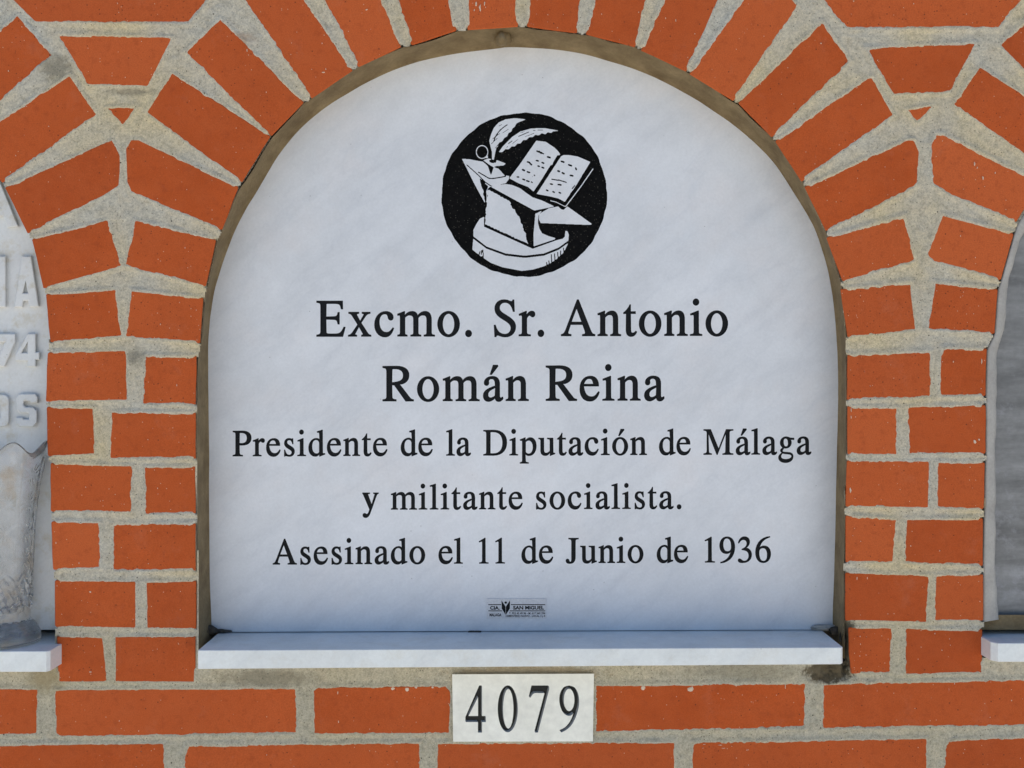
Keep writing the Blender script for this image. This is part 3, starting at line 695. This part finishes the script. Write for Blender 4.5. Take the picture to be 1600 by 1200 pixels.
# anvil: heel, waist, face, horn
white([(247,392),(300,396),(350,406),(378,410),(408,436),(428,492),(440,442),(476,454),(514,496),(543,500),(540,520),(522,545),(470,556),(430,562),(408,580),(402,662),(388,665),(320,540)])
ink([(277,430),(350,495),(395,540),(430,563)], 6); ink([(350,476),(392,500),(430,516),(520,502)], 7, True)
inkpoly([(354,512),(376,524),(408,566),(400,590),(402,640),(396,664),(386,640),(380,592),(366,550)], 3)
inkpoly([(412,438),(446,446),(438,470),(428,496),(420,470)])
white([(425,566),(520,550),(560,556),(610,576),(650,606),(690,634),(745,652),(826,690),(760,704),(700,716),(560,640)])
white([(410,586),(500,632),(545,655),(560,700),(580,710),(592,744),(606,752),(612,790),(626,802),(632,840),(648,858),(652,900),(662,926),(392,800),(398,700)], jag=4)
white([(706,736),(748,716),(726,746),(722,790),(732,830),(748,858),(790,876),(832,888),(828,896),(696,940),(694,870)])
white([(742,730),(790,702),(850,690),(868,708),(884,712),(906,690),(960,728),(1060,800),(1050,806),(740,794),(728,770),(730,745)])
# block the anvil stands on
white([(386,752),(360,766),(338,800),(318,840),(320,878),(400,940),(520,984),(640,998),(760,984),(850,948),(912,904),(915,866),(906,844),(894,844),(890,880),(878,892),(834,903),(690,955),(388,818)])
white([(318,892),(400,954),(520,998),(640,1012),(760,998),(850,962),(912,918),(884,978),(838,1020),(800,1046),(760,1064),(690,1085),(620,1093),(500,1070),(430,1044),(384,1014),(376,1000),(366,1004),(340,982),(312,960)])
for a_, b_ in (((805,990),(810,1056)),((826,985),(829,1040)),((845,975),(850,1036)),((863,968),(866,1024)),((882,950),(886,1000)),((776,1040),(780,1070)),((790,1030),(794,1060)),((360,972),(354,992)),((378,962),(381,1014)),((370,966),(368,990))):
    ink([a_, b_], 6)
ink([(388,770),(388,815)], 6); inkpoly([(372,690),(396,700),(394,752),(360,766)])
# open book
white([(712,279),(770,286),(828,324),(852,350),(862,366),(848,374),(700,602),(660,568),(600,545),(543,514),(600,440)], False)
white([(866,378),(884,369),(920,370),(970,378),(1050,412),(960,560),(890,662),(850,640),(800,628),(714,612)])
ink([(848,376),(822,420)], 14); ink([(806,436),(798,450)], 12); ink([(796,456),(752,528),(700,606)], 18)
for x0_, y0_, x1_, y1_, w_ in ((716,344,728,350,9),(730,346,742,358,10),(742,352,758,362,8),(782,380,798,385,11),(655,412,668,414,10),(668,416,682,430,9),(712,403,724,406,10),(748,416,758,420,10),(722,437,730,440,10),(748,446,758,450,10),(626,460,638,466,11),(655,474,670,478,10),(698,494,702,497,8),(592,505,602,507,10),(628,520,640,525,10),(652,530,666,534,10),(682,537,686,541,9),
    (868,408,884,413,11),(914,430,932,436,11),(958,450,962,460,10),(846,468,856,471,11),(874,480,886,486,11),(924,496,940,499,11),(808,520,850,527,7),(850,524,900,540,7),(800,549,812,552,10),(848,553,866,556,10),(776,588,784,592,10),(816,598,824,602,10),(854,603,864,607,10)):
    ink([(x0_, y0_), (x1_, y1_)], w_)
ink([(1000,498),(1022,470),(1036,448)], 8); ink([(1014,490),(1050,440)], 5); ink([(935,580),(952,560)], 6); ink([(925,612),(962,566)], 6)
ink([(1066,456),(990,566),(896,690)], 6, False, False); ink([(890,690),(838,664),(800,654)], 5, False, False)
# soften, then trace the contours
f_ = black.astype(float); f_ = np.pad(f_, 2)
for _ in range(2):
    f_ = (np.roll(f_, 1, 0)+2*f_+np.roll(f_, -1, 0))/4; f_ = (np.roll(f_, 1, 1)+2*f_+np.roll(f_, -1, 1))/4
ox, oy = ex[0, 0]-2*es, ey[0, 0]-2*es
def contours(F, lev=.5):
    I = F > lev; seg = {}
    H, W_ = F.shape
    code = I[:-1, :-1]*1+I[:-1, 1:]*2+I[1:, 1:]*4+I[1:, :-1]*8
    T = {1:[(3,0)],2:[(0,1)],3:[(3,1)],4:[(1,2)],5:[(3,0),(1,2)],6:[(0,2)],7:[(3,2)],8:[(2,3)],9:[(2,0)],10:[(0,1),(2,3)],11:[(2,1)],12:[(1,3)],13:[(1,0)],14:[(0,3)]}
    pts = {}
    def ed(j, i, e):
        k = {0:('h', j, i), 1:('v', j, i+1), 2:('h', j+1, i), 3:('v', j, i)}[e]
        if k not in pts:
            if k[0] == 'h': a_, b_ = F[k[1], k[2]], F[k[1], k[2]+1]; t = (lev-a_)/(b_-a_); pts[k] = (k[2]+t, k[1])
            else: a_, b_ = F[k[1], k[2]], F[k[1]+1, k[2]]; t = (lev-a_)/(b_-a_); pts[k] = (k[2], k[1]+t)
        return k
    for j, i in zip(*np.nonzero((code > 0) & (code < 15))):
        for a_, b_ in T[int(code[j, i])]: seg[ed(j, i, a_)] = ed(j, i, b_)
    out = []
    while seg:
        s0, n_ = seg.popitem(); lp = [s0]
        while n_ != s0: lp.append(n_); n_ = seg.pop(n_)
        out.append([pts[k] for k in lp])
    return out
def simplify(lp, tol):
    def dp(a):
        if len(a) < 3: return a
        p, q = np.array(a[0]), np.array(a[-1]); A = np.array(a); v_ = q-p; L = np.hypot(*v_)
        d_ = np.abs(v_[0]*(A[:, 1]-p[1])-v_[1]*(A[:, 0]-p[0]))/L if L > 1e-6 else np.hypot(*(A-p).T)
        k = int(d_.argmax())
        if d_[k] < tol: return [a[0], a[-1]]
        return dp(a[:k+1])[:-1]+dp(a[k:])
    h = len(lp)//2
    return dp(lp[:h+1])[:-1]+dp(lp[h:]+[lp[0]])[:-1]
emb = []
for lp in contours(f_):
    if abs(area(lp)) < 4: continue
    lp = simplify(lp, .16)
    if len(lp) < 3: continue
    emb.append([(660+(ox+x*es)/4, 150+(oy+y*es)/4) for x, y in lp])
slab_loops += emb
M_emb = make_plain('black_emblem_fill', (.001, .0012, .0015), (.007, .007, .007), 240, .7, .12, .9, .0014, extra=lambda nt, p, c: mix(nt, mth(nt, 'MULTIPLY', spots(nt, p, 560, .14, .34, .22), .7), c, (.12, .11, .09)))
tray('emblem', emb, V, SD, SD+2.6, M_emb, stone)

# slab: front face with every cut open, sides and back
outl = SLs[:]; outl = [(x, y) for x, y in grow(outl if area(outl) > 0 else outl[::-1], 5)]
outl = [(x, min(y, 987.4-(x-330)*.0039)) for x, y in outl]
o2 = [outl[0]]
for q in outl[1:]:
    if np.hypot(q[0]-o2[-1][0], q[1]-o2[-1][1]) > 1.0: o2.append(q)
outl = o2
ov, F = triangulate([outl]+slab_loops)
vs = [V(x, y, SD) for x, y in ov]; fs = [tuple(t_) for t_ in F]
b = len(vs); n = len(outl)
vs += [V(x, y, SD) for x, y in outl]+[(V(x, y, SD)[0], (SD+34)*S, V(x, y, SD)[2]) for x, y in outl]
fs += [(b+i, b+(i+1) % n, b+n+(i+1) % n, b+n+i) for i in range(n)]+[tuple(b+n+i for i in range(n))]
obj('slab', vs, fs, M_marble, stone)

# maker's plate, screwed low on the slab
def text_mesh(s, size_px, x, y, d, m, parent, name, sx=1.0, align='LEFT', bold=0.0, f=V):
    c = bpy.data.curves.new('t', 'FONT'); c.body = s; c.size = 1; c.resolution_u = 3; c.offset = bold
    to = bpy.data.objects.new('t', c); col.objects.link(to)
    bpy.context.view_layer.update(); dg = bpy.context.evaluated_depsgraph_get()
    me = bpy.data.meshes.new_from_object(to.evaluated_get(dg)); bpy.data.objects.remove(to)
    cs = np.array([v_.co[:] for v_ in me.vertices]); x0_, x1_ = cs[:, 0].min(), cs[:, 0].max()
    fs = [tuple(p.vertices) for p in me.polygons]
    w_ = (sx if sx > 3 else (x1_-x0_)*size_px*sx)
    vs = [f(x+(c_[0]-x0_)/(x1_-x0_)*w_, y-c_[1]*size_px, d) for c_ in cs]
    return obj(name, vs, fs, m, parent)
mp_ = empty('maker_plate', V(807.5, 966, SD)); mp_.parent = stone; mp_.location = WORLD[mp_.name]-WORLD[stone.name]
Z0 = lambda x: 745+x/12.31
Z1 = lambda y: 920+y/12.31
v, f = box(Z0(195), Z0(1340), Z1(190), Z1(572), SD-1.3, SD-.1, V); obj('metal_sheet', v, f, M_aluplate, mp_)
pd = SD-1.5
v, f = merge(*[box(Z0(a_), Z0(b_), Z1(c_), Z1(d_), pd, SD-1.35, V) for a_, b_, c_, d_ in ((222,466,297,313),(655,1315,297,313),(222,488,417,432),(630,1315,417,432))])
obj('printed_rule', v, f, M_black, mp_)
wing = [[(475,222),(545,330),(553,345),(553,500),(480,380)],[(638,222),(568,330),(560,345),(560,500),(636,380)]]
vs, fs = [], []
for q in wing:
    b = len(vs); vs += [V(Z0(x), Z1(y), pd) for x, y in q]; fs.append(tuple(range(b, b+len(q))))
b = len(vs); vs += [V(Z0(556+25*math.cos(k*math.pi/8)), Z1(266+22*math.sin(k*math.pi/8)), pd) for k in range(16)]; fs.append(tuple(range(b, b+16)))
obj('winged_logo', vs, fs, M_black, mp_)
for s_, x, y, w_, h_, bo in (("CIA.", 255, 398, 185, 66, .04), ("SAN MIGUEL", 698, 396, 595, 68, .04), ("MALAGA", 245, 528, 228, 56, .03),
                        ("T. 952 43 49 96 - M. 617 349 294", 620, 490, 695, 40, .02), ("CEMENTERIO NUEVO - LOCAL 3 y 4", 555, 542, 760, 40, .02)):
    text_mesh(s_, h_/12.31/.72, Z0(x), Z1(y), pd, M_black, mp_, 'lettering', w_/12.31, bold=bo)

# ------------------------------------------------------------------ marble ledges
def ledge(label, xl, xr, ytf, ybf, ytf_r, ybf_r, dback, dfront, ch_l, ch_r, grp, m):
    """top and bottom y are those of the front face at each end"""
    root = None
    k = 1+dfront/D
    def fr(px, py): return ((px-800)*S*k, (600-py)*S*k)
    pts = []
    # plan outline (x, d), front corners chamfered
    A = fr(xl, ytf); B_ = fr(xr, ytf_r)
    x0, x1 = A[0], B_[0]
    plan = [(x0, dback), (x0, dfront+ch_l), (x0+ch_l*S*.8, dfront), (x1-ch_r*S*.8, dfront), (x1, dfront+ch_r), (x1, dback)]
    def zt(x): t = (x-x0)/(x1-x0); return (600-(ytf+(ytf_r-ytf)*t))*S*k
    def zb(x): t = (x-x0)/(x1-x0); return (600-(ybf+(ybf_r-ybf)*t))*S*k
    e = .9*S
    top = [(x, d*S, zt(x)) for x, d in plan]
    n = len(plan); cx = (x0+x1)/2
    topi = [(x+(e if x < cx else -e), d*S+(e if d < dback-1 else 0), zt(x)) for x, d in plan]
    t2 = [(x, d*S, zt(x)-e) for x, d in plan]; b2 = [(x, d*S, zb(x)+e*.7) for x, d in plan]; boi = [(x+(e if x < cx else -e), d*S+(e if d < dback-1 else 0), zb(x)) for x, d in plan]
    vs = topi+t2+b2+boi
    fs = [tuple(range(n))]+[(r*n+i, r*n+(i+1) % n, (r+1)*n+(i+1) % n, (r+1)*n+i) for r in range(3) for i in range(n)]+[tuple(range(3*n, 4*n))]
    o = obj('marble_ledge', vs, fs, m, None, origin=((x0+x1)/2, dfront*S, zb(cx)))
    return tag(o, label, 'ledge', grp)
grp = 'marble ledges at the foot of the niches'
ledge('long white marble ledge under the black-lettered gravestone, above the number plate', 309, 1318, 1016, 1045.5, 1011.5, 1038, 92, -44, 1, 5, grp, M_ledge)
ledge('white marble ledge at the left edge, with the pressed glass vase on it', -340, 76.5, 1018, 1050.5, 1017.5, 1050, 92, -44, 2, 5, grp, M_ledge)
ledge('short piece of white marble ledge at the right edge, below the grey panel', 1552, 1940, 1005, 1034.5, 1004, 1033, 92, -40, 9, 2, grp, M_ledge)

# grime and sealant where ledge and slab meet
for nm, a_ in (('grime_patch', (1298,981,SD-4,26,4.5,3.5,M_sealgrey,2)), ('grime_patch', (1310,986,SD-16,14,7,10,M_grime,3)), ('grime_patch', (1318,1000,SD-30,5,12,20,M_grime,6)),
               ('grime_patch', (322,984,SD-8,13,7,8,M_grime,4)), ('grime_patch', (742,987.5,SD-2,9,1.8,2,M_grime,5)), ('grime_patch', (340,986,SD-3,14,3,3,M_grime,8))):
    blob(nm, a_[0], a_[1], a_[2], a_[3], a_[4], a_[5], a_[6], wall, a_[7], amp=.8)

# ------------------------------------------------------------------ number plate
np_root = empty('number_plate', P(817, 1158, -6))
tag(np_root, 'white rectangular plate with the engraved black number 4079', 'number plate')
PL = [(706.5,1053.6),(928,1052.6),(926.5,1158.4),(708,1159)]
def Zn(pts): return [(700+x/6.667, 1040+y/6.667) for x, y in pts]
el = lambda cx, cy, rx, ry, n=36: [(cx+rx*math.cos(2*math.pi*k/n), cy+ry*math.sin(2*math.pi*k/n)) for k in range(n)]
nine = crom([(1262,207),(1318,228),(1355,290),(1367,370),(1358,450),(1330,540),(1290,615),(1240,665),(1182,697)], 5)+[(1160,672)]+crom([(1160,672),(1215,645),(1258,600),(1288,548),(1305,500)], 4)[1:]+crom([(1303,506),(1265,524),(1215,505),(1178,450),(1160,370),(1168,290),(1205,226),(1262,207)], 5)[1:-1]
NUM = [
 [[(325,207),(350,207),(355,216),(355,525),(388,525),(395,535),(395,588),(355,588),(355,698),(312,698),(312,588),(186,588),(181,575),(181,535)], [(313,330),(313,525),(214,525)]],
 [el(623,450,105,244), el(628,450,54,206)],
 [[(870,207),(1046,207),(1055,222),(1054,250),(937,698),(908,698),(902,680),(1005,288),(905,285),(884,298),(856,338),(842,318)]],
 [nine, el(1262,358,55,116)],
]
NUM = [[Zn(q) for q in g_] for g_ in NUM]
pf = -6.0
ov, F = triangulate([PL]+[q for g_ in NUM for q in g_])
vs = [V(x, y, pf) for x, y in ov]; fs = [tuple(t_) for t_ in F]
b = len(vs)
vs += [V(x, y, pf) for x, y in PL]+[V(x, y, 6) for x, y in PL]
fs += [(b+i, b+(i+1) % 4, b+4+(i+1) % 4, b+4+i) for i in range(4)]
obj('plate', vs, fs, M_plate, np_root)
def tilted(x, y, d):                                   # cuts lean a little, so the lower right walls show
    q = V(x, y, pf); dd_ = (d-pf); return (q[0]-dd_*S*.42, d*S, q[2]+dd_*S*.38)
for g_ in NUM:
    tray('numeral', g_, tilted, pf, pf+4.5, M_numeral, np_root, mw=M_numwall)

# ------------------------------------------------------------------ left neighbour: weathered slab with raised letters
ls = empty('raised_letter_gravestone', V(-150, 990, SD))
tag(ls, 'weathered grey-white gravestone with raised block letters, cut off by the left edge', 'gravestone')
LO = [(-330,984),(-330,120),(-110,160),(-40,225),(10,290),(45,350),(75,420),(92,500),(100,580),(104,984)]
n = len(LO)
vs = [V(x, y, 40) for x, y in LO]+[V(x, y, 74) for x, y in LO]
obj('slab', vs, [tuple(range(n)), tuple(range(n, 2*n))]+[(i, (i+1) % n, n+(i+1) % n, n+i) for i in range(n)], M_oldmarble, ls)
def raised(name, loops, d0, d1, m, parent, bev=1.6):
    ov, F = triangulate([grow(lp, -bev if k == 0 else bev) for k, lp in enumerate(loops)])
    vs = [V(x, y, d0) for x, y in ov]; fs = [tuple(t_) for t_ in F]
    for k, lp in enumerate(loops):
        i_ = grow(lp, -bev if k == 0 else bev); n = len(lp); b = len(vs)
        vs += [V(x, y, d0) for x, y in i_]+[V(x, y, d0+bev*.8) for x, y in lp]+[V(x, y, d1) for x, y in lp]
        fs += [(b+r*n+i, b+r*n+(i+1) % n, b+(r+1)*n+(i+1) % n, b+(r+1)*n+i) for r in range(2) for i in range(n)]
    return obj(name, vs, fs, m, parent)
def rr(x0, y0, x1, y1, r, n=4):
    out = []
    for cx, cy, a0 in ((x1-r, y0+r, -90), (x1-r, y1-r, 0), (x0+r, y1-r, 90), (x0+r, y0+r, 180)):
        for k in range(n+1): a_ = math.radians(a0+90*k/n); out.append((cx+r*math.cos(a_), cy+r*math.sin(a_)))
    return out
LET = [
 [[(-22,268),(-6,268),(29,354),(11,356),(5,338),(-30,338),(-36,354),(-54,354)], [(-13,292),(-25,324),(1,324)]],
 [[(-14,400),(9,400),(9,480),(-14,480)]],
 [[(34,400),(49,400),(61,479),(46,480),(44,470),(37,470),(35,480),(22,480)], [(40,440),(36,458),(44,458)]],
 [[(-16,521),(24,521),(24,534),(7,573),(-8,573),(7,535),(-16,535)]],
 [[(43,521),(56,521),(56,550),(62,550),(62,562),(56,562),(56,573),(43,573),(43,564),(24,564),(24,553)], [(43,535),(34,551),(43,551)]],
 [rr(-22,616,14,667,9), rr(-8,629,1,654,4)],
 [[(35,615),(55,615),(59,620),(59,630),(48,630),(47,627),(38,627),(37,630),(37,633),(40,636),(52,636),(58,642),(58,660),(52,667),(30,667),(25,662),(25,652),(36,652),(37,655),(45,655),(46,652),(46,648),(43,645),(31,645),(25,639),(25,622),(29,616)]],
]
for g_ in LET: raised('letter', g_, 32.5, 40.2, M_oldmarble, ls)

# pressed glass vase on the left ledge
def glass_mat():
    m, nt, b, tc = mat('pressed_glass', .08, .5)
    b.inputs['Transmission Weight'].default_value = .93; b.inputs['IOR'].default_value = 1.48
    geo = N(nt, 'ShaderNodeNewGeometry')
    d_ = noise(nt, geo.outputs['Position'], 42, 5, .65)
    c = ramp(nt, d_, [(.50, (.97, .98, .98)), (.64, (.93, .84, .74)), (.78, (.80, .64, .46))])
    nt.links.new(c, b.inputs['Base Color'])
    nt.links.new(ramp(nt, noise(nt, geo.outputs['Position'], 120, 5, .7), [(.45, g(.94)), (.70, g(.82))]), b.inputs['Transmission Weight'])
    nt.links.new(ramp(nt, d_, [(.4, g(.05)), (.7, g(.22))]), b.inputs['Roughness'])
    bump(nt, b, noise(nt, geo.outputs['Position'], 200, 2, .5), .10, .0005)
    return m
M_glass = glass_mat()
vx, vd = 4.0, 9.0
vc = V(vx, 1012, vd); foot_z = (600-1018)*S*(1-44/D)
vase = empty('glass_vase', (vc[0], vd*S, foot_z))
tag(vase, 'clear pressed glass vase with scalloped rim and rusty stains, on the left ledge', 'vase')
HT = 308*S
prof_o = [(0,.0),(50,.0),(56,.004),(57,.02),(55,.05),(50,.085),(44,.11),(40,.125),(41,.16),(42,.22),(43,.30),(44,.36),(45,.42),(46,.50),(47,.58),(49,.66),(52,.74),(56,.82),(61,.90),(67,.97),(69,1.0)]
prof_i = [(65,.995),(60,.93),(53,.84),(48,.74),(44,.64),(41,.5),(39,.38),(37,.26),(34,.19),(20,.165),(0,.16)]
NU = 400
vs = []
def put(rp, t_, inner):
    for i in range(NU):
        a_ = 2*math.pi*i/NU; r_ = rp
        if not inner:
            if t_ > .36 and t_ < .93:      # starburst rosettes between flutes
                u_ = ((a_*9/(2*math.pi)) % 1-.5)*2; w_ = (((t_-.36)*7) % 1-.5)*2
                q = math.hypot(u_, w_); r_ += 1.1*math.cos(12*math.atan2(w_, u_))*max(0, 1-q)*min(1, q*3)+1.2*(abs(u_) > .86)
            elif .12 < t_ <= .36:                   # swags and twisted ribs
                r_ += 1.7*math.sin(a_*22+t_*60)*math.sin(math.pi*(t_-.12)/.24)+.9*math.cos(t_*150+3*math.cos(a_*9))
        zz = t_*HT
        if t_ > .8: zz += (t_-.8)/.2*(9*math.cos(a_*7+.25))*S; r_ += (t_-.8)/.2*2.5*math.cos(a_*7+.25)
        vs.append((vc[0]+r_*S*math.cos(a_), vd*S+r_*S*.93*math.sin(a_), foot_z+.0006+zz))
fine_o = []
for (r0, t0), (r1, t1) in zip(prof_o[:-1], prof_o[1:]):
    m_ = max(1, int((t1-t0)*210)) if t0 >= .11 else 1
    for k in range(m_): fine_o.append((r0+(r1-r0)*k/m_, t0+(t1-t0)*k/m_))
fine_o.append(prof_o[-1])
for r_, t_ in fine_o: put(max(r_, .01), t_, False)
for r_, t_ in prof_i: put(max(r_, .01), t_, True)
nr = len(fine_o)+len(prof_i)
fs = [(r*NU+i, r*NU+(i+1) % NU, (r+1)*NU+(i+1) % NU, (r+1)*NU+i) for r in range(nr-1) for i in range(NU)]
obj('vase_body', vs, fs, M_glass, vase, smooth=True)

# ------------------------------------------------------------------ right neighbour: grey panel behind a pale sealed edge
pn = empty('niche_panel', V(1700, 985, 44))
tag(pn, 'smooth dark grey panel with paler streaks closing the niche at the right edge', 'panel')
RO = [(1545,966),(1545,560),(1560,500),(1566,440),(1582,380),(1600,340),(1640,270),(1720,160),(1890,60),(1890,966)]
n = len(RO)
vs = [V(x, y, 30) for x, y in RO]+[V(x, y, 60) for x, y in RO]
obj('panel_face', vs, [tuple(range(n)), tuple(range(n, 2*n))]+[(i, (i+1) % n, n+(i+1) % n, n+i) for i in range(n)], M_panel, pn)
OL = [(1700,182),(1643,273),(1627,288),(1591,349),(1585,367),(1565,438),(1560,452),(1555,521),(1543,546),(1541,620),(1541,710),(1539,796),(1537,884),(1537,972)]
IL = [(1716,194),(1660,286),(1642,302),(1602,361),(1592,378),(1576,436),(1573,452),(1570,512),(1557,552),(1556,620),(1555,710),(1555,796),(1554,884),(1560,968)]
a_ = resample(OL, 160); b_ = resample(IL, 160)
vs = []
q1 = vnoise((1, 160), 3, 50)[0]; q2 = vnoise((1, 160), 9, 51)[0]
for t_, d in ((-.15, 9), (0, 3.5), (.25, 3.2), (.8, 5.5), (1.0, 9), (1.03, 30)):
    for i in range(160):
        p = a_[i]*(1-t_)+b_[i]*t_
        if t_ >= .8: p = p+np.array([1.0*q1[i]+.6*q2[i], 0])
        vs.append(V(p[0], p[1], d))
fs = [(r*160+i, r*160+i+1, (r+1)*160+i+1, (r+1)*160+i) for r in range(5) for i in range(159)]
obj('sealant_edge', vs, fs, M_sealgrey, pn, smooth=True)
v, f = box(1533, 1900, 961, 984, 14, 60, V)
v = [(x, y+(.002 if z > -.235 else 0), z+random.uniform(-.0006, .0006)) for x, y, z in v]
obj('bedding_mortar', v, f, M_lining, pn)
